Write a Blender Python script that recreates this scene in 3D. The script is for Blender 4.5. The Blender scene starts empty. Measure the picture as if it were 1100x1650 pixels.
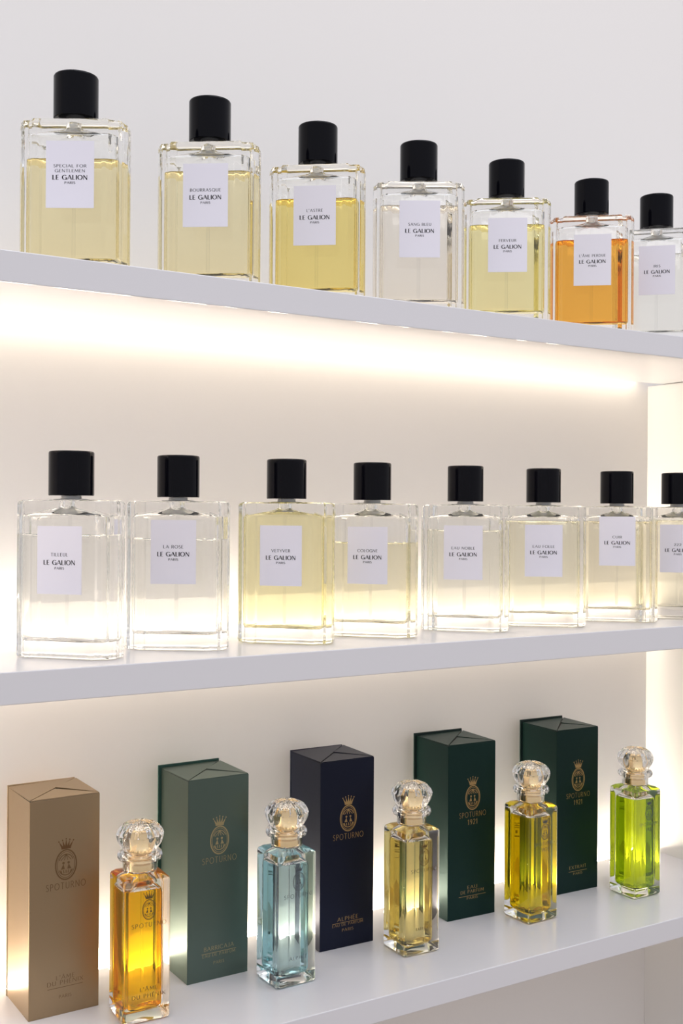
import bpy, math, random
from mathutils import Vector, Matrix
random.seed(4)
SC = bpy.context.scene
COL = SC.collection
PI = math.pi
Z0 = 1.35                      # eye height above the floor

# ------------------------------------------------------------------ camera
cam_d = bpy.data.cameras.new('camera'); cam = bpy.data.objects.new('camera', cam_d); COL.objects.link(cam)
A, PITCH, ROLL, FPX = 0.557318, 0.0017072, 0.0062008, 1815.62
F = Vector((math.sin(A) * math.cos(PITCH), math.cos(A) * math.cos(PITCH), math.sin(PITCH)))
R0 = Vector((math.cos(A), -math.sin(A), 0)); U0 = R0.cross(F)
cr, sr = math.cos(ROLL), math.sin(ROLL)
RR = cr * R0 + sr * U0; UU = -sr * R0 + cr * U0
cam.matrix_world = Matrix(((RR.x, UU.x, -F.x, 0), (RR.y, UU.y, -F.y, 0), (RR.z, UU.z, -F.z, Z0), (0, 0, 0, 1)))
cam_d.sensor_fit = 'VERTICAL'; cam_d.sensor_height = 36.0; cam_d.lens = FPX * 36.0 / 1650.0
cam_d.clip_start = 0.01
cam_d.dof.use_dof = False
SC.camera = cam

# ------------------------------------------------------------------ world, lights, exposure
W_TOP, W_HOR, W_FLOOR = 0.90, 0.46, 0.54
LED_UP_TOP, LED_DOWN_TOP = 2.4, 3.1
LED_UP_MID, LED_DOWN_MID = 78.0, 7.0
LED_UP_LOW, LED_DOWN_LOW = 82.0, 5.0
LED_COL = (1.0, 0.875, 0.71)
world = bpy.data.worlds.new('room_light'); SC.world = world; world.use_nodes = True
nt = world.node_tree; nt.nodes.clear()
n_out = nt.nodes.new('ShaderNodeOutputWorld'); n_bg = nt.nodes.new('ShaderNodeBackground')
n_tc = nt.nodes.new('ShaderNodeTexCoord'); n_sep = nt.nodes.new('ShaderNodeSeparateXYZ')
n_rmp = nt.nodes.new('ShaderNodeValToRGB')
n_map = nt.nodes.new('ShaderNodeMapRange')
n_map.inputs['From Min'].default_value = -1; n_map.inputs['From Max'].default_value = 1
nt.links.new(n_tc.outputs['Generated'], n_sep.inputs[0]); nt.links.new(n_sep.outputs['Z'], n_map.inputs['Value'])
nt.links.new(n_map.outputs[0], n_rmp.inputs[0]); nt.links.new(n_rmp.outputs[0], n_bg.inputs['Color'])
nt.links.new(n_bg.outputs[0], n_out.inputs[0])
n_bg.inputs['Strength'].default_value = W_TOP
cre = n_rmp.color_ramp.elements
k1, k2 = W_FLOOR / W_TOP, W_HOR / W_TOP
cre[0].position = 0.0; cre[0].color = (k1, k1 * 0.93, k1 * 0.86, 1)
cre[1].position = 1.0; cre[1].color = (0.93, 0.95, 1.0, 1)
for pos, c in ((0.40, (k2, k2 * .97, k2 * .97)), (0.64, (k2 * 1.1, k2 * 1.1, k2 * 1.2)), (0.86, (0.93, 0.95, 1.0))):
    e = cre.new(pos); e.color = (*c, 1)

def area(name, loc, target, sx, sy, power, color):
    l = bpy.data.lights.new(name, 'AREA'); l.shape = 'RECTANGLE'; l.size = sx; l.size_y = sy
    l.energy = power; l.color = color
    o = bpy.data.objects.new(name, l); COL.objects.link(o); o.location = loc
    o.rotation_euler = (Vector(target) - Vector(loc)).to_track_quat('-Z', 'Y').to_euler()
    return o
area('ceiling_light', (0.7, -0.25, 2.88), (0.7, -0.25, 0), 1.8, 0.8, 13, (0.93, 0.93, 1.0))

SC.view_settings.view_transform = 'Standard'; SC.view_settings.look = 'None'
SC.view_settings.gamma = 1; SC.view_settings.use_curve_mapping = False
SC.view_settings.exposure = 0.26
cy = SC.cycles
cy.max_bounces = 32; cy.transmission_bounces = 30; cy.glossy_bounces = 12; cy.diffuse_bounces = 6
cy.transparent_max_bounces = 16
cy.caustics_reflective = True; cy.caustics_refractive = True; cy.blur_glossy = 0.3
cy.sample_clamp_indirect = 4.0; cy.sample_clamp_direct = 0
cy.use_denoising = True

# ------------------------------------------------------------------ materials
def mat(name, color=(1, 1, 1), rough=0.5, metal=0.0, spec=0.5, coat=0.0, coat_rough=0.1, trans=0.0, ior=1.45,
        bump=None, vary=None):
    m = bpy.data.materials.new(name); m.use_nodes = True
    t = m.node_tree; b = t.nodes['Principled BSDF']
    b.inputs['Base Color'].default_value = (*color, 1); b.inputs['Roughness'].default_value = rough
    b.inputs['Metallic'].default_value = metal; b.inputs['Specular IOR Level'].default_value = spec
    b.inputs['Coat Weight'].default_value = coat; b.inputs['Coat Roughness'].default_value = coat_rough
    b.inputs['Transmission Weight'].default_value = trans; b.inputs['IOR'].default_value = ior
    if bump or vary:
        tc = t.nodes.new('ShaderNodeTexCoord'); n = t.nodes.new('ShaderNodeTexNoise')
        n.inputs['Scale'].default_value = (bump or vary)[0]; n.inputs['Detail'].default_value = 4
        t.links.new(tc.outputs['Object'], n.inputs['Vector'])
        if bump:
            bp = t.nodes.new('ShaderNodeBump'); bp.inputs['Strength'].default_value = bump[1]
            bp.inputs['Distance'].default_value = bump[2]
            t.links.new(n.outputs['Fac'], bp.inputs['Height']); t.links.new(bp.outputs[0], b.inputs['Normal'])
        if vary:
            mx = t.nodes.new('ShaderNodeMix'); mx.data_type = 'RGBA'
            mx.inputs['A'].default_value = (*color, 1); mx.inputs['B'].default_value = (*[c * vary[1] for c in color], 1)
            t.links.new(n.outputs['Fac'], mx.inputs['Factor']); t.links.new(mx.outputs['Result'], b.inputs['Base Color'])
    return m

def glass(name, color, ior):
    m = bpy.data.materials.new(name); m.use_nodes = True; t = m.node_tree; t.nodes.clear()
    o = t.nodes.new('ShaderNodeOutputMaterial'); g = t.nodes.new('ShaderNodeBsdfGlass')
    g.inputs['Color'].default_value = (*color, 1); g.inputs['IOR'].default_value = ior
    g.inputs['Roughness'].default_value = 0.0
    t.links.new(g.outputs[0], o.inputs['Surface'])
    return m

def emit(name, color, s):
    m = bpy.data.materials.new(name); m.use_nodes = True; t = m.node_tree; t.nodes.clear()
    o = t.nodes.new('ShaderNodeOutputMaterial'); g = t.nodes.new('ShaderNodeEmission')
    g.inputs['Color'].default_value = (*color, 1); g.inputs['Strength'].default_value = s
    t.links.new(g.outputs[0], o.inputs['Surface'])
    return m

M_WALL = mat('wall_paint', (0.88, 0.855, 0.83), 0.7, bump=(260, 0.12, 0.0006))
M_PANEL = mat('panel_lacquer', (0.76, 0.75, 0.735), 0.3, spec=0.4)
M_SHELF = mat('shelf_lacquer', (0.73, 0.72, 0.745), 0.28, spec=0.5, coat=0.4, coat_rough=0.06)
M_FLOOR = mat('floor_wood', (0.42, 0.33, 0.26), 0.45, vary=(6, 0.8))
M_GLASS = glass('clear_glass', (0.998, 0.999, 0.994), 1.45)
M_CRYSTAL = glass('crystal_glass', (0.995, 0.995, 0.992), 1.5)
M_CAP = mat('black_cap', (0.003, 0.003, 0.005), 0.06, spec=0.16)
M_COLLAR = mat('silver_collar', (0.72, 0.72, 0.71), 0.35, metal=.6)
M_TUBE = glass('dip_tube_plastic', (0.985, 0.985, 0.985), 1.04)
M_LABEL = mat('label_paper', (0.80, 0.78, 0.86), 0.6, bump=(900, 0.1, 0.0001))
M_INK = mat('black_ink', (0.02, 0.018, 0.025), 0.5)
M_GOLD = mat('gold_metal', (0.95, 0.72, 0.40), 0.16, metal=1.0)
M_FOIL = mat('gold_foil', (0.42, 0.28, 0.12), 0.32, metal=0.8)
M_FOIL_DARK = mat('bronze_foil', (0.16, 0.08, 0.03), 0.4, metal=0.4)
M_PRINT = mat('bronze_print', (0.12, 0.07, 0.02), 0.4, metal=0.3)
M_SLOT = mat('fold_gap_shade', (0.02, 0.02, 0.02), 0.9)  # near-black carton top, paints in the shade seen between the lid flaps

# ------------------------------------------------------------------ mesh helpers
class MB:
    def __init__(s): s.v = []; s.f = []; s.m = []
    def add(s, verts, faces, mi=0):
        o = len(s.v); s.v += [tuple(p) for p in verts]; s.f += [[i + o for i in f] for f in faces]; s.m += [mi] * len(faces)
    def box(s, x0, x1, y0, y1, z0, z1, mi=0):
        s.add([(x0, y0, z0), (x1, y0, z0), (x1, y1, z0), (x0, y1, z0), (x0, y0, z1), (x1, y0, z1), (x1, y1, z1), (x0, y1, z1)],
              [(0, 3, 2, 1), (4, 5, 6, 7), (0, 1, 5, 4), (1, 2, 6, 5), (2, 3, 7, 6), (3, 0, 4, 7)], mi)
    def loft(s, rings, flip=False, mi=0):          # rings counter-clockwise from above, going up, capped both ends
        n = len(rings[0]); V = [p for r in rings for p in r]; Fc = []
        for k in range(len(rings) - 1):
            for i in range(n):
                j = (i + 1) % n
                Fc.append((k * n + i, k * n + j, (k + 1) * n + j, (k + 1) * n + i))
        Fc.append(tuple(reversed(range(n)))); Fc.append(tuple(range((len(rings) - 1) * n, len(rings) * n)))
        if flip: Fc = [tuple(reversed(f)) for f in Fc]
        s.add(V, Fc, mi)
    def lathe(s, prof, n=48, cx=0, cy=0, mod=None, flip=False, mi=0):   # prof: (r, z) going up
        rings = []
        for r, z in prof:
            ring = []
            for i in range(n):
                a = 2 * PI * i / n
                rr, zz = mod(r, z, a) if mod else (r, z)
                ring.append((cx + rr * math.cos(a), cy + rr * math.sin(a), zz))
            rings.append(ring)
        s.loft(rings, flip, mi)
    def build(s, name, mats, parent=None, smooth=None, bevel=0, loc=None, rotz=None):
        me = bpy.data.meshes.new(name); me.from_pydata(s.v, [], s.f)
        for m in (mats if isinstance(mats, (list, tuple)) else [mats]): me.materials.append(m)
        me.polygons.foreach_set('material_index', s.m)
        if smooth is not None:
            me.polygons.foreach_set('use_smooth', [True] * len(me.polygons)); me.update()
            me.set_sharp_from_angle(angle=math.radians(smooth))
        me.update()
        o = bpy.data.objects.new(name, me); COL.objects.link(o)
        if parent: o.parent = parent
        if loc: o.location = loc
        if rotz is not None: o.rotation_euler = (0, 0, rotz)
        if bevel:
            b = o.modifiers.new('edge', 'BEVEL'); b.width = bevel; b.segments = 2; b.limit_method = 'ANGLE'
        return o

def tag(o, label=None, cat=None, group=None, kind=None):
    if label: o['label'] = label
    if cat: o['category'] = cat
    if group: o['group'] = group
    if kind: o['kind'] = kind
    return o
def thing(name, label, cat, loc, rotz=0, group=None):
    o = bpy.data.objects.new(name, None); o.empty_display_size = 0.02; COL.objects.link(o)
    o.location = loc; o.rotation_euler = (0, 0, rotz)
    return tag(o, label, cat, group)

# ------------------------------------------------------------------ room and shelf unit
XL, XR = -0.75, 1.0687
YF, YB, YW = 0.800, 0.9815, 0.9935
ZT1, ZT0 = Z0 + 0.18502, Z0 + 0.16221
ZM1, ZM0 = Z0 - 0.11333, Z0 - 0.13687
ZB1, ZB0 = Z0 - 0.41340, Z0 - 0.43474

b = MB(); b.box(-2.5, 3.2, YW, YW + 0.1, 0, 2.9); tag(b.build('wall_back', M_WALL), kind='structure')
b = MB(); b.box(-2.5, 3.2, -2.5, YW + 0.1, -0.05, 0); tag(b.build('floor', M_FLOOR), kind='structure')
b = MB(); b.box(XR, XR + 0.025, YF, YW, 0, ZT0 - 0.0005)
tag(b.build('shelf_side_panel', M_PANEL, bevel=0.0006),
    'white upright side panel closing the right end of the shelf unit below the top shelf', 'shelf panel')
YBT = 0.9705
for nm, z0, z1, xr, lb in (('display_shelf', ZT0, ZT1, XR + 0.6, 'top white lacquered shelf carrying the row with the orange bottle'),
                       ('display_shelf', ZM0, ZM1, XR, 'middle white lacquered shelf carrying mostly clear square-shouldered bottles'),
                       ('display_shelf', ZB0, ZB1, XR, 'lowest white lacquered shelf carrying the tall boxes and knob-topped bottles')):
    b = MB(); b.box(XL, xr, YF, YBT if z0 == ZT0 else YB, z0, z1)
    tag(b.build(nm, M_SHELF, bevel=0.0007), lb, 'shelf')
for z0, z1, up, dn, lb in ((ZT0, ZT1, LED_UP_TOP, LED_DOWN_TOP, 'warm white light strip glowing behind the top shelf'),
                           (ZM0, ZM1, LED_UP_MID, LED_DOWN_MID, 'warm white light strip glowing along the wall behind the middle shelf'),
                           (ZB0, ZB1, LED_UP_LOW, LED_DOWN_LOW, 'warm white light strip glowing along the wall behind the lowest shelf')):
    b = MB(); y0, y1, a0, a1 = (YBT if z0 == ZT0 else YB), YW, z0 + 0.005, z1 - 0.004
    b.box(XL, XR - 0.02, y0 + 0.0003, y1 - 0.0003, a0, a1); b.m = [1, 2, 0, 0, 0, 0]
    tag(b.build('light_strip', [M_PANEL, emit('led_down', LED_COL, dn), emit('led_up', LED_COL, up)]), lb, 'light')

# ------------------------------------------------------------------ lettering: drawn strokes, thick down and thin across
def arc(cx, cy, rx, ry, a0, a1, n=12):
    return [(cx + rx * math.cos(math.radians(a0 + (a1 - a0) * i / n)), cy + ry * math.sin(math.radians(a0 + (a1 - a0) * i / n))) for i in range(n + 1)]
GL = {   # width, strokes; cap height 1.  a stroke starting with 't' stays thin
 'A': (.78, [['t', (0, 0), (.39, 1)], [(.39, 1), (.78, 0)], [(.15, .33), (.63, .33)]]),
 'B': (.56, [[(.06, 0), (.06, 1)], [(.06, 1), (.28, 1)] + arc(.28, .76, .2, .24, 90, -90) + [(.06, .52)], [(.28, .52)] + arc(.3, .26, .24, .26, 90, -90) + [(.06, 0)]]),
 'C': (.76, [arc(.44, .5, .42, .5, 45, 315, 20)]),
 'D': (.76, [[(.06, 0), (.06, 1)], [(.06, 1), (.28, 1)] + arc(.28, .5, .44, .5, 90, -90, 18) + [(.06, 0)]]),
 'E': (.50, [[(.06, 0), (.06, 1)], [(.06, 1), (.48, 1)], [(.06, .5), (.42, .5)], [(.06, 0), (.5, 0)]]),
 'F': (.48, [[(.06, 0), (.06, 1)], [(.06, 1), (.48, 1)], [(.06, .5), (.42, .5)]]),
 'G': (.82, [arc(.44, .5, .42, .5, 45, 335, 22), [(.8, .0), (.8, .45), (.55, .45)]]),
 'H': (.72, [[(.06, 0), (.06, 1)], [(.66, 0), (.66, 1)], [(.06, .5), (.66, .5)]]),
 'I': (.14, [[(.07, 0), (.07, 1)]]),
 'J': (.36, [[(.28, 1), (.28, .2)] + arc(.12, .18, .16, .2, 0, -110, 8)]),
 'L': (.48, [[(.06, 0), (.06, 1)], [(.06, 0), (.48, 0)]]),
 'M': (.92, [['t', (.04, 0), (.12, 1)], [(.12, 1), (.46, .15)], ['t', (.46, .15), (.8, 1)], [(.8, 1), (.88, 0)]]),
 'N': (.76, [['t', (.06, 0), (.06, 1)], [(.06, 1), (.7, 0)], ['t', (.7, 0), (.7, 1)]]),
 'O': (.90, [arc(.45, .5, .43, .5, 0, 360, 28)]),
 'P': (.54, [[(.06, 0), (.06, 1)], [(.06, 1), (.26, 1)] + arc(.26, .74, .24, .26, 90, -90) + [(.06, .48)]]),
 'Q': (.90, [arc(.45, .5, .43, .5, 0, 360, 28), [(.5, .2), (.9, -.12)]]),
 'R': (.60, [[(.06, 0), (.06, 1)], [(.06, 1), (.26, 1)] + arc(.26, .74, .24, .26, 90, -90) + [(.06, .48)], [(.28, .48), (.6, 0)]]),
 'S': (.50, [arc(.26, .75, .2, .25, 40, 200, 10) + arc(.25, .26, .22, .26, 75, -150, 14)]),
 'T': (.62, [[(.31, 0), (.31, 1)], [(0, 1), (.62, 1)]]),
 'U': (.70, [[(.06, 1), (.06, .32)] + arc(.35, .3, .29, .3, 180, 360, 14) + ['t', (.64, 1)]]),
 'V': (.74, [[(0, 1), (.37, 0)], ['t', (.37, 0), (.74, 1)]]),
 'X': (.70, [[(0, 1), (.68, 0)], ['t', (0, 0), (.68, 1)]]),
 'Y': (.68, [[(0, 1), (.34, .48)], ['t', (.68, 1), (.34, .48)], [(.34, .48), (.34, 0)]]),
 '1': (.34, [[(.04, .78), (.2, 1), (.2, 0)]]),
 '2': (.50, [arc(.25, .74, .21, .26, 160, -20, 12) + [(.02, 0), (.5, 0)]]),
 '9': (.52, [arc(.25, .7, .21, .28, 0, 360, 18), [(.46, .7), (.42, .3), (.2, 0)]]),
 "'": (.12, [[(.08, 1.05), (.04, .8)]]),
 '\u00c9': (.50, [[(.06, 0), (.06, 1)], [(.06, 1), (.48, 1)], [(.06, .5), (.42, .5)], [(.06, 0), (.5, 0)], [(.22, 1.1), (.36, 1.28)]]),
 '\u00c2': (.78, [['t', (0, 0), (.39, 1)], [(.39, 1), (.78, 0)], [(.15, .33), (.63, .33)], [(.25, 1.1), (.39, 1.25), (.53, 1.1)]]),
}
def add_text(mb, s, cx, zb, h, width=None, y=0.0, thick=.15, thin=.06, track=.16, mi=0):
    """centred at cx, baseline zb, cap height h, faces -Y"""
    wds = [(.32 if c == ' ' else GL[c][0]) for c in s]
    tot = sum(wds) + track * (len(s) - 1)
    kx = h if width is None else width / tot
    x = cx - tot * kx / 2
    for c, w in zip(s, wds):
        if c != ' ':
            for st in GL[c][1]:
                th = thick; pts = []
                if st[0] == 't': th = thin * 1.3; st = st[1:]
                st = [p for p in st if p != 't']
                for i in range(len(st) - 1):
                    (ax, ay), (bx, by) = st[i], st[i + 1]
                    dx, dy = bx - ax, by - ay; L = math.hypot(dx, dy)
                    if L < 1e-6: continue
                    hw = (thin + (th - thin) * (abs(dy) / L) ** 1.5) / 2
                    ex, ey = dx / L * thin * .3, dy / L * thin * .3
                    nx, ny = -dy / L * hw, dx / L * hw
                    q = [(ax - ex - nx, ay - ey - ny), (bx + ex - nx, by + ey - ny), (bx + ex + nx, by + ey + ny), (ax - ex + nx, ay - ey + ny)]
                    mb.add([(x + p * kx, y, zb + r * h) for p, r in q], [(0, 1, 2, 3)], mi)
        x += (w + track) * kx
def bar(mb, x0, x1, z0, z1, y, mi=0): mb.add([(x0, y, z0), (x1, y, z0), (x1, y, z1), (x0, y, z1)], [(0, 1, 2, 3)], mi)
def seg(mb, ax, az, bx, bz, w, y, mi=0):
    L = math.hypot(bx - ax, bz - az) or 1; nx, nz = -(bz - az) / L * w / 2, (bx - ax) / L * w / 2
    mb.add([(ax - nx, y, az - nz), (bx - nx, y, bz - nz), (bx + nx, y, bz + nz), (ax + nx, y, az + nz)], [(0, 1, 2, 3)], mi)
def add_ellipse(mb, cx, cz, rx, rz, w, y, mi=0, n=40):
    P = arc(cx, cz, rx, rz, 0, 360, n)
    for i in range(n): seg(mb, *P[i], *P[i + 1], w, y, mi)
def disc(mb, cx, cz, r, y, mi=0, n=8, rz=None):
    mb.add([(p, y, q) for p, q in arc(cx, cz, r, rz or r, 0, 360, n)[:-1]], [tuple(range(n))], mi)
def add_crown(mb, cx, cz, w, y, mi=0):       # cz base, five ball-tipped rays over a band
    h = w * .62
    bar(mb, cx - w * .30, cx + w * .30, cz, cz + h * .16, y, mi)
    for k in range(5):
        a = (k - 2) / 2.0
        bx = cx + a * w * .22; tx = cx + a * w * .46; tz = cz + h * (1.0 - .22 * abs(a))
        mb.add([(bx - w * .085, y, cz + h * .14), (bx + w * .085, y, cz + h * .14), (tx, y, tz)], [(0, 1, 2)], mi)
        disc(mb, tx, tz, w * .045, y, mi)
def add_medallion(mb, cx, cz, rx, rz, y, mi=0):
    add_ellipse(mb, cx, cz, rx, rz, rx * .13, y, mi); add_ellipse(mb, cx, cz, rx * .84, rz * .87, rx * .05, y, mi)
    P = arc(cx, cz + rz * .22, rx * .66, rz * .48, 12, 168, 12)      # a canopy of ribs over two small figures
    for i in range(12): seg(mb, *P[i], *P[i + 1], rx * .08, y, mi)
    for k in (-.5, -.17, .17, .5): seg(mb, cx, cz + rz * .68, cx + k * rx, cz + rz * .3, rx * .06, y, mi)
    for sgn in (-1, 1):
        disc(mb, cx + sgn * rx * .25, cz + rz * .12, rx * .12, y, mi)
        mb.add([(cx + sgn * rx * .12, y, cz - rz * .3), (cx + sgn * rx * .5, y, cz - rz * .3), (cx + sgn * rx * .25, y, cz + rz * .06)], [(0, 1, 2)], mi)
    P = arc(cx, cz - rz * .28, rx * .62, rz * .42, 190, 350, 12)
    for i in range(12): seg(mb, *P[i], *P[i + 1], rx * .09, y, mi)
    for k in range(5): seg(mb, cx - rx * .5 + k * rx * .25, cz - rz * .36, cx - rx * .4 + k * rx * .2, cz - rz * .58, rx * .08, y, mi)
def fix_front(mb):                           # make every flat face point to -Y
    for i, f in enumerate(mb.f):
        a, b_, c = (Vector(mb.v[j]) for j in f[:3])
        if (b_ - a).cross(c - a).y > 0: mb.f[i] = list(reversed(f))

# ------------------------------------------------------------------ square-shouldered bottle with black cap
BW, BT, BH = 0.0851, 0.0380, 0.1230
CAP_R, CAP_H, GAP = 0.01759, 0.0348, 0.0033
Q = [(0, -.955), (.3, -.955), (.55, -.957), (.60, -.975), (.65, -1.0), (.70, -.98), (.73, -.90), (.77, -.80), (.82, -.735), (.88, -.71),
     (.925, -.69), (.95, -.62), (.96, -.53), (.98, -.43), (1.0, -.32), (.995, -.2), (.975, -.1), (.97, 0)]
def plan():
    q1 = [(x, y) for x, y in Q]                       # front centre -> right centre
    q2 = [(x, -y) for x, y in reversed(Q[:-1])]       # right -> back centre
    q3 = [(-x, -y) for x, y in Q[1:]]
    q4 = [(-x, y) for x, y in reversed(Q[1:-1])]
    return q1 + q2 + q3 + q4
PL = plan()
def outer_ring(z, inset=0.0):
    return [(x * (BW / 2 - inset), y * (BT / 2 - inset), z) for x, y in PL]
def cav_plan(hx, hy, rad):
    P = []
    nf, ns, nc = 22, 5, 6
    fx = [-(hx - rad) + 2 * (hx - rad) * k / nf for k in range(nf + 1)]
    sy = [-(hy - rad) + 2 * (hy - rad) * k / ns for k in range(ns + 1)]
    def rip(x, ph): return .00011 * math.sin(x * 760 + ph) + .00007 * math.sin(x * 1330 + 2 * ph)
    P += [(x, -hy + rip(x, .4)) for x in fx]
    P += [(hx - rad + rad * math.cos(a), -hy + rad + rad * math.sin(a)) for a in [math.radians(-90 + 90 * k / nc) for k in range(1, nc)]]
    P += [(hx + .6 * rip(y, 1.1), y) for y in sy]
    P += [(hx - rad + rad * math.cos(a), hy - rad + rad * math.sin(a)) for a in [math.radians(90 * k / nc) for k in range(1, nc)]]
    P += [(x, hy + rip(x, 2.3)) for x in reversed(fx)]
    P += [(-hx + rad + rad * math.cos(a), hy - rad + rad * math.sin(a)) for a in [math.radians(90 + 90 * k / nc) for k in range(1, nc)]]
    P += [(-hx + .6 * rip(y, 1.9), y) for y in reversed(sy)]
    P += [(-hx + rad + rad * math.cos(a), -hy + rad + rad * math.sin(a)) for a in [math.radians(180 + 90 * k / nc) for k in range(1, nc)]]
    return P
CAV = cav_plan(BW / 2 - 0.0072, BT / 2 - 0.0060, 0.0048)
def cav_ring(z, off=0.0):
    zb, zs, zn = 0.0135, BH - 0.013, BH - 0.005
    s = 0.0
    if z > zs: s = min(1.0, (z - zs) / (zn - zs)); s = s * s * (3 - 2 * s)
    sh = 0.0
    if z < zb + 0.003: t = 1 - max(0.0, (z - zb) / 0.003); sh = 0.003 * (1 - math.sqrt(max(0.0, 1 - t * t)))
    r = []
    for px, py in CAV:
        L = math.hypot(px, py)
        k = (L - sh) / L
        x = px * k * (1 - s) + px / L * 0.0062 * s; y = py * k * (1 - s) + py / L * 0.0062 * s
        L = math.hypot(x, y)
        r.append((x + math.copysign(min(abs(off), abs(x)), x * off), y + math.copysign(abs(off), y * off), z))
    return r
LIQ = {}
def liquid_mat(c):
    if c not in LIQ: LIQ[c] = glass('perfume_liquid', c, 1.36)
    return LIQ[c]
def flacon(loc, rot, liquid, fill, label_z, lines, label, group, shade=(0.80, 0.78, 0.86)):
    t = thing('perfume_bottle', label, 'perfume bottle', loc, rot, group)
    g = MB()
    g.loft([outer_ring(0.0006, .0012), outer_ring(0.0010, .0004), outer_ring(0.0022), outer_ring(0.0027)] +
           [outer_ring(BH - 0.0042), outer_ring(BH - 0.0036), outer_ring(BH - 0.0024, .0002), outer_ring(BH - 0.0009, .0010), outer_ring(BH, .0028)])
    zs = [.0135, .0138, .0145, .0155, .0168, .03, .06, BH - .013] + [BH - .013 + .008 * k / 6 for k in range(1, 7)] + [BH - .0012]
    g.loft([cav_ring(z) for z in zs], flip=True)
    g.build('glass_body', M_GLASS, t, smooth=28)
    l = MB(); o = 0.00022
    zl = [z for z in zs if z < fill - .0015]
    rings = [cav_ring(max(z, .0135), o) for z in zl]
    rings[0] = [(x, y, .0135 - o) for x, y, z in rings[0]]
    rings += [cav_ring(fill - .0008, o), [(x, y, fill) for x, y, z in cav_ring(fill, o)], [(x, y, fill - .0007) for x, y, z in cav_ring(fill - .0008, -.0011)]]
    l.loft(rings); l.build('perfume', liquid_mat(liquid), t, smooth=35)
    c = MB(); zc = BH + GAP
    c.lathe([(CAP_R - .0022, zc), (CAP_R - .0004, zc), (CAP_R, zc + .0004), (CAP_R, zc + .0007), (CAP_R, zc + CAP_H - .0018), (CAP_R, zc + CAP_H - .0014), (CAP_R - .0005, zc + CAP_H - .0004), (CAP_R - .0016, zc + CAP_H)], 72)
    c.build('cap', M_CAP, t, smooth=40)
    k = MB(); k.lathe([(.0135, BH + .0001), (.0137, BH + .0004), (.0135, BH + .0007), (.0080, BH + .0009), (.0078, zc - .0002), (.0072, zc - .0001)], 40)
    k.build('collar', M_COLLAR, t, smooth=40)
    d = MB()
    d.lathe([(.0011, .0155), (.0013, .0158), (.0013, BH - .0045), (.0011, BH - .004)], 12)
    d.build('dip_tube', M_TUBE, t, smooth=60)
    yf = -BT / 2 * .957
    p = MB(); lw, lh = .01876, .0262
    p.box(-lw, lw, yf - .00035, yf - .00002, label_z - lh, label_z + lh)
    ps = p.build('paper_label', mat('label_paper', shade, 0.6), t)
    x = MB(); y = yf - .00042; top = label_z + lh; H = 2 * lh; Wd = 2 * lw
    if len(lines) == 2:
        add_text(x, lines[0][0], 0, top - H * .395, H * .042, Wd * lines[0][1], y, .15, .07, .24)
        add_text(x, lines[1][0], 0, top - H * .468, H * .042, Wd * lines[1][1], y, .15, .07, .24)
        add_text(x, 'LE GALION', 0, top - H * .578, H * .066, Wd * .72, y, .22, .075, .2)
        add_text(x, 'PARIS', 0, top - H * .642, H * .034, Wd * .22, y, .18, .08, .22)
    else:
        add_text(x, lines[0][0], 0, top - H * .442, H * .047, Wd * lines[0][1], y, .15, .07, .24)
        add_text(x, 'LE GALION', 0, top - H * .567, H * .066, Wd * .70, y, .22, .075, .2)
        add_text(x, 'PARIS', 0, top - H * .635, H * .034, Wd * .21, y, .18, .08, .22)
    fix_front(x); x.build('printed_lettering', M_INK, ps)
    return t

CLEAR = (.997, .996, .990)
TOP = [
 ((.2931, .8732), -.559, (.98, .93, .745), .0918, .0783, [('SPECIAL FOR', .68), ('GENTLEMEN', .62)], 'pale yellow perfume in square-shouldered black-capped bottle, leftmost on the top shelf'),
 ((.4058, .8642), -.622, (.98, .935, .765), .0985, .0774, [('BOURRASQUE', .68)], 'pale yellow perfume in black-capped bottle, second from the left on the top shelf'),
 ((.5132, .8671), -.673, (.985, .90, .55), .0930, .0770, [("L'ASTRE", .38)], 'strong yellow perfume, lowest filled of the yellow bottles on the top shelf'),
 ((.6185, .8592), -.560, (.985, .96, .92), .1009, .0780, [('SANG BLEU', .56)], 'almost colourless cream perfume bottle at the middle of the top shelf'),
 ((.7227, .8562), -.632, (.985, .945, .70), .0972, .0764, [('FERVEUR', .44)], 'lemon yellow perfume bottle directly left of the orange one on the top shelf'),
 ((.8378, .8570), -.709, (.985, .70, .26), .0983, .0765, [("L'\u00c2ME PERDUE", .70)], 'orange perfume in square-shouldered black-capped bottle on the top shelf'),
 ((.9350, .8578), -.790, (.98, .975, .95), .0956, .0778, [('IRIS', .18)], 'clear perfume bottle cut by the right edge of the picture on the top shelf'),
]
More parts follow.
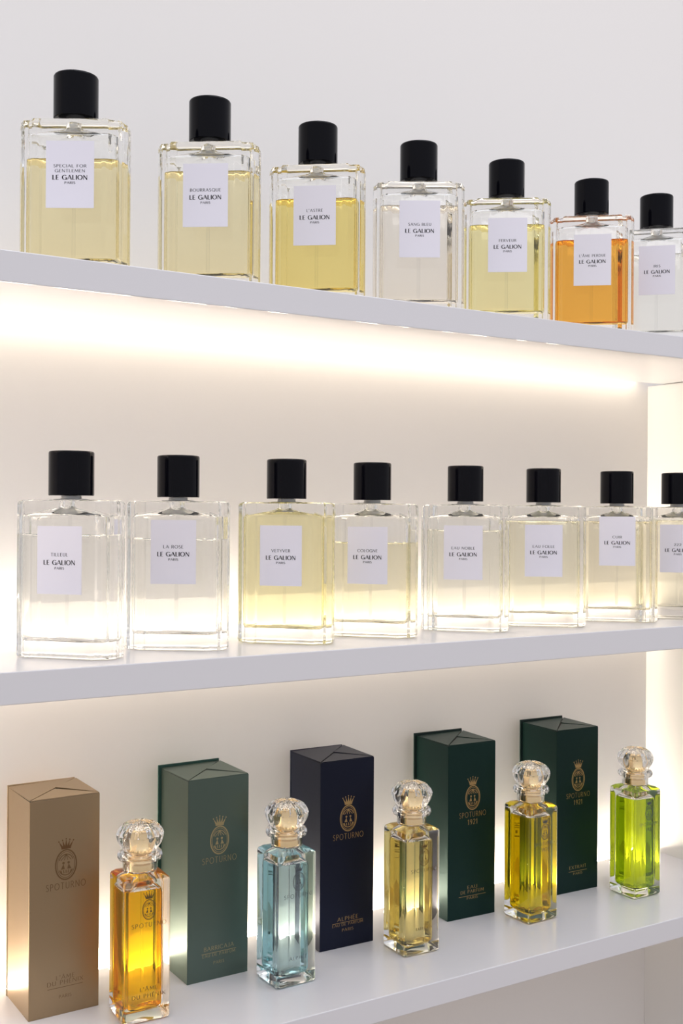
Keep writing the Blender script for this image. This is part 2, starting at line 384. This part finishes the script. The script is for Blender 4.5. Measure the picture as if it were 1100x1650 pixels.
MID = [
 ((.2876, .8620), -.809, CLEAR, .0962, .0764, [('TILLEUL', .38)], 'clear black-capped perfume bottle, leftmost and largest on the middle shelf'),
 ((.3822, .8711), -.619, CLEAR, .0921, .0813, [('LA ROSE', .44)], 'clear black-capped perfume bottle, second from the left on the middle shelf'),
 ((.4849, .8698), -.768, (.982, .955, .78), .1147, .0768, [('VETYVER', .44)], 'yellow-green perfume bottle filled almost to the shoulder, third on the middle shelf'),
 ((.5798, .8763), -.810, (.988, .968, .87), .0873, .0755, [('COLOGNE', .50)], 'faint yellow perfume bottle with the lowest fill on the middle shelf, beside the fullest one'),
 ((.6883, .8747), -.768, (.992, .986, .95), .0985, .0767, [('EAU NOBLE', .60)], 'nearly clear perfume bottle fifth from the left on the middle shelf'),
 ((.7887, .8733), -.712, (.988, .975, .90), .1075, .0773, [('EAU FOLLE', .58)], 'faint yellow perfume bottle sixth from the left on the middle shelf'),
 ((.8958, .8756), -.763, (.988, .965, .88), .1073, .0862, [('CUIR', .26)], 'faint peach-yellow perfume bottle with its label set high, seventh on the middle shelf'),
 ((.9791, .8652), -.831, (.988, .975, .91), .1090, .0776, [('222', .20)], 'faint yellow perfume bottle cut by the right edge of the picture on the middle shelf'),
]
SHADES = [(0.87, 0.845, 0.925), (0.88, 0.855, 0.935), (0.87, 0.84, 0.905)]
for i, (xy, r, c, fl, lz, ln, lb) in enumerate(TOP):
    flacon((xy[0], xy[1], ZT1), r, c, fl, lz, ln, lb, 'black-capped bottles on the top shelf', SHADES[i % 3])
for i, (xy, r, c, fl, lz, ln, lb) in enumerate(MID):
    flacon((xy[0], xy[1], ZM1), r, c, fl, lz, ln, lb, 'black-capped bottles on the middle shelf', SHADES[(i + 1) % 3])

# ------------------------------------------------------------------ tall folded cartons
CW, CD, CH = 0.0595, 0.0587, 0.1793
def carton(loc, rot, side, foil, foil2, upper, lower, label, back=None, metal=0.7, rough=.42):
    t = thing('perfume_box', label, 'box', loc, rot, 'tall perfume boxes on the lowest shelf')
    m = mat('carton_card', side, rough, metal=metal, spec=.5, bump=(1500, 0.08, 0.0001))
    mb_ = mat('carton_back_card', back or side, .5)
    b = MB(); b.box(0, CW, 0, CD, 0, CH - .0012, 0); b.m[1] = 1
    b.build('body', [m, M_SLOT], t, bevel=.0004)
    e = .003 if back else .0006
    b = MB(); b.box(-e, CW - .001, CD + .0001, CD + .0016, 0, CH + (.0022 if back else .0004))
    b.build('back_panel', mb_, t, bevel=.0002)
    FL, FR, BR, BL = Vector((0, 0)), Vector((CW, 0)), Vector((CW, CD)), Vector((0, CD)); M = Vector((CW * .5, CD * .5))
    def flap(pts, gaps, lifts):
        # inset each listed edge a little, lift the listed corners
        n = 3; P = []
        for i in range(3):
            a, b2, c = pts[i - 1], pts[i], pts[(i + 1) % 3]
            c0 = (pts[0] + pts[1] + pts[2]) / 3
            d = (c0 - b2); L = d.length
            P.append(b2 + d * (gaps[i] / L))
        z0, z1 = CH - .0012, CH - .0003
        f = MB(); V = [(p.x, p.y, z0 + l) for p, l in zip(P, lifts)] + [(p.x, p.y, z1 + l) for p, l in zip(P, lifts)]
        f.add(V, [(2, 1, 0), (3, 4, 5), (0, 1, 4, 3), (1, 2, 5, 4), (2, 0, 3, 5)])
        f.build('lid_flap', m, t)
    flap([FL, BR, BL], [.0016, .0014, .0001], [0, .0006, 0])
    flap([FL, FR, M], [.0010, .0006, .0026], [0, 0, .0010])
    flap([FR, BR, M], [.0022, .0018, .0014], [0, .0006, .0016])
    x = MB(); y = -.00012; cx = CW * .515
    add_crown(x, cx, CH * (1 - .243), .0135, y, 1)
    add_medallion(x, cx, CH * (1 - .315), .0088, .0122, y, 0)
    fix_front(x); x.build('foil_crest', [foil, foil2 or foil], t); x = MB()
    add_text(x, 'SPOTURNO', cx, CH * (1 - .425), .0052, .0335, y, .10, .075, .30)
    if upper: add_text(x, upper, cx, CH * (1 - .468), .0052, .0120, y, .16, .07, .3)
    fix_front(x); x.build('brand_lettering', foil, t); x = MB()
    for s, zz, hh, ww in lower:
        if s == '-': bar(x, cx - ww / 2, cx + ww / 2, CH * (1 - zz) - .0002, CH * (1 - zz) + .0002, y)
        else: add_text(x, s, cx, CH * (1 - zz), hh, ww, y, .11, .06, .26)
    fix_front(x); x.build('scent_lettering', foil, t)
    return t
BX = [(.27007, .90807, .0158), (.40926, .90722, .0058), (.54654, .91097, -.0202), (.69830, .91251, -.0426), (.84839, .91565, -.0365)]
PARIS = ('PARIS', .925, .0026, .0105)
FOIL1 = mat('tan_foil', (0.17, 0.10, 0.045), .4, metal=.5)
FOIL2 = mat('dull_gold_foil', (0.42, 0.34, 0.18), .35, metal=.7)
carton((BX[0][0], BX[0][1], ZB1), BX[0][2], (0.34, 0.245, 0.145), FOIL1, M_FOIL_DARK, None,
       [("L'\u00c2ME", .838, .0032, .0155), ('DU PH\u00c9NIX', .862, .0034, .0305), ('-', .875, 0, .030), PARIS],
       'tall gold tan perfume box, leftmost of the boxes on the lowest shelf', metal=.85, rough=.40)
carton((BX[1][0], BX[1][1], ZB1), BX[1][2], (0.105, 0.145, 0.122), FOIL2, None, None,
       [('BARRICAJA', .855, .0036, .029), ('-', .867, 0, .034), ('EAU DE PARFUM', .885, .0026, .032), PARIS],
       'tall sage green perfume box with a darker back cover, between the gold and navy boxes', back=(.02, .07, .055), metal=.85, rough=.40)
carton((BX[2][0], BX[2][1], ZB1), BX[2][2], (0.010, 0.013, 0.030), M_FOIL, None, None,
       [('ALPH\u00c9E', .858, .0036, .023), ('-', .867, 0, .034), ('EAU DE PARFUM', .885, .0024, .034), ('PARIS', .915, .0028, .0125)],
       'tall navy blue perfume box in the middle of the row of boxes')
carton((BX[3][0], BX[3][1], ZB1), BX[3][2], (0.007, 0.030, 0.025), M_FOIL, None, '1921',
       [('EAU', .835, .0032, .0120), ('DE PARFUM', .860, .0032, .0290), ('-', .875, 0, .034), ('PARIS', .895, .0026, .0135)],
       'tall dark green perfume box next to the navy box, behind the pale gold knob-topped bottle', back=(.006, .022, .018))
carton((BX[4][0], BX[4][1], ZB1), BX[4][2], (0.006, 0.026, 0.022), M_FOIL, None, '1921',
       [('EXTRAIT', .860, .0034, .0240), ('-', .875, 0, .026), ('PARIS', .897, .0024, .0130)],
       'tall dark green perfume box, rightmost and farthest of the boxes', back=(.006, .022, .018))

# ------------------------------------------------------------------ square crystal bottles with a faceted glass knob
SW, SD, SH = 0.0398, 0.0392, 0.1187
def sq_ring(z, hx, hy, rad, n=6):
    r = []
    for cx, cy_, a0 in ((hx - rad, -hy + rad, -90), (hx - rad, hy - rad, 0), (-hx + rad, hy - rad, 90), (-hx + rad, -hy + rad, 180)):
        for i in range(n + 1):
            a = math.radians(a0 + 90 * i / n); r.append((cx + rad * math.cos(a), cy_ + rad * math.sin(a), z))
    return r
def crystal(loc, rot, liquid, print_mat, extra, name, label):
    t = thing('knob_topped_bottle', label, 'perfume bottle', loc, rot, 'square knob-topped bottles on the lowest shelf')
    hx, hy = SW / 2, SD / 2
    g = MB()
    g.loft([sq_ring(.0006, hx - .0022, hy - .0022, .002), sq_ring(.0012, hx - .0008, hy - .0008, .0024), sq_ring(.0026, hx, hy, .0028), sq_ring(.0036, hx, hy, .0028), sq_ring(SH - .0062, hx, hy, .0028),
            sq_ring(SH - .0052, hx, hy, .0028), sq_ring(SH - .0036, hx - .0006, hy - .0006, .0028), sq_ring(SH - .0014, hx - .0036, hy - .0036, .003),
            sq_ring(SH - .0002, hx - .0085, hy - .0085, .006)])
    ix, iy = hx - .0058, hy - .0058
    zr = [(.0090, .0030), (.0096, .0016), (.0110, .0004), (.0130, 0), (SH - .016, 0), (SH - .0125, .0012), (SH - .0095, .0045), (SH - .0075, .0085)]
    g.loft([sq_ring(z, ix - s, iy - s, max(.0012, .0045 - s * .2)) for z, s in zr], flip=True)
    g.build('glass_body', M_CRYSTAL, t, smooth=30)
    o = .0002; fill = SH - .0128
    rr = [(z, s) for z, s in zr if z < fill - .001]
    l = MB()
    rings = [sq_ring(z, ix - s + o, iy - s + o, max(.0012, .0045 - s * .2)) for z, s in rr]
    rings[0] = [(x, y, .0090 - o) for x, y, z in rings[0]]
    rings += [sq_ring(fill, ix - .0008 + o, iy - .0008 + o, .0045), sq_ring(fill - .0005, ix - .0022, iy - .0022, .004)]
    l.loft(rings); l.build('perfume', liquid_mat(liquid), t, smooth=35)
    d = MB(); d.lathe([(.0010, .0115), (.0012, .0118), (.0012, SH - .009), (.0010, SH - .0088)], 12)
    d.build('dip_tube', M_TUBE, t, smooth=60)
    # gilded pump hidden in the glass stopper
    k = MB(); k.lathe([(.0098, SH + .0003), (.0108, SH + .0007), (.0108, SH + .0080), (.0104, SH + .0084), (.0098, SH + .0090), (.0098, SH + .0150), (.0102, SH + .0153),
                       (.0102, SH + .0160), (.0098, SH + .0163), (.0098, SH + .0310), (.0090, SH + .0322), (.0040, SH + .0326)], 48)
    k.build('gold_pump', M_GOLD, t, smooth=35)
    def facet(r, z, a):
        zz = z - SH
        if zz < .0175: return r, z
        w = min(1.0, (zz - .0175) / .006)
        f = abs(math.sin(a * 8)); g2 = abs(math.sin(a * 24 + r * 900))
        if zz < .0305: return r * (1 - .035 * w * (1 - f)), z
        return r * (1 - .06 * (1 - f) - .02 * g2), z - .0014 * (1 - f) * min(1, r / .010) - .0006 * g2
    c = MB()
    prof = [(.0128, .0002), (.0140, .0006), (.0142, .0070), (.0136, .0082), (.0150, .0090), (.0176, .0098), (.0186, .0118), (.0184, .0138), (.0172, .0156), (.0148, .0164),
            (.0140, .0172), (.0146, .0180), (.0168, .0212), (.0186, .0246), (.0195, .0280), (.0197, .0300), (.0192, .0322), (.0182, .0342), (.0160, .0366), (.0132, .0386),
            (.0100, .0400), (.0070, .0408), (.0040, .0411), (.0014, .0412)]
    c.lathe([(r, SH + z) for r, z in prof], 144, mod=facet)
    c.lathe([(r, SH + z) for r, z in ((.0112, .0006), (.0116, .0012), (.0116, .0085), (.0111, .0100), (.0111, .0322), (.0102, .0334), (.0070, .0343), (.0020, .0346))], 48, flip=True)
    cap = c.build('glass_knob', M_CRYSTAL, t, smooth=22)
    x = MB(); y = -hy - .00012; cx = .0012
    add_crown(x, cx, SH - .0185, .0098, y, 0)
    add_medallion(x, cx, SH - .0272, .0055, .0080, y, 0)
    fix_front(x); x.build('printed_crest', print_mat, t); x = MB()
    add_text(x, 'SPOTURNO', cx, SH - .0410, .0034, .0290, y, .12, .09, .30)
    if extra: add_text(x, extra, cx, SH - .0470, .0034, .0095, y, .16, .08, .3)
    fix_front(x); x.build('brand_lettering', print_mat, t)
    if not name: return t
    x = MB()
    for s, zz, hh, ww in name: add_text(x, s, cx, zz, hh, ww, y, .14, .08, .3)
    fix_front(x); x.build('scent_lettering', print_mat, t)
    return t
SP = [(.35289, .87745, -.049), (.49056, .87609, .0145), (.62728, .87643, -.0334), (.78229, .88247, .0293), (.93053, .87984, -.0153)]
M_BLUEINK = mat('dark_print', (0.06, 0.07, 0.08), .4)
crystal((SP[0][0], SP[0][1], ZB1), SP[0][2], (1.0, .75, .12), M_PRINT, None, [("L'\u00c2ME", .0262, .0028, .0145), ('DU PH\u00c9NIX', .0205, .0030, .0280)],
        'square bottle of bright orange perfume with a glass knob, leftmost on the lowest shelf')
crystal((SP[1][0], SP[1][1], ZB1), SP[1][2], (.80, .93, .945), M_BLUEINK, None, [('ALPH\u00c9E', .0235, .0028, .0180)],
        'square bottle of pale blue perfume with a glass knob, in front of the navy box')
crystal((SP[2][0], SP[2][1], ZB1), SP[2][2], (.98, .90, .58), M_PRINT, None, [('BARRICAJA', .0235, .0026, .0180)],
        'square glass-knobbed bottle of pale gold perfume between the navy and dark green boxes')
crystal((SP[3][0], SP[3][1], ZB1), SP[3][2], (.97, .86, .14), M_BLUEINK, '1921', [],
        'square bottle of olive yellow perfume with a glass knob, between the two dark green boxes')
crystal((SP[4][0], SP[4][1], ZB1), SP[4][2], (.75, .84, .12), M_BLUEINK, '1921', [('EXTRAIT', .0240, .0026, .0150)],
        'square bottle of lime green perfume with a glass knob, rightmost on the lowest shelf')
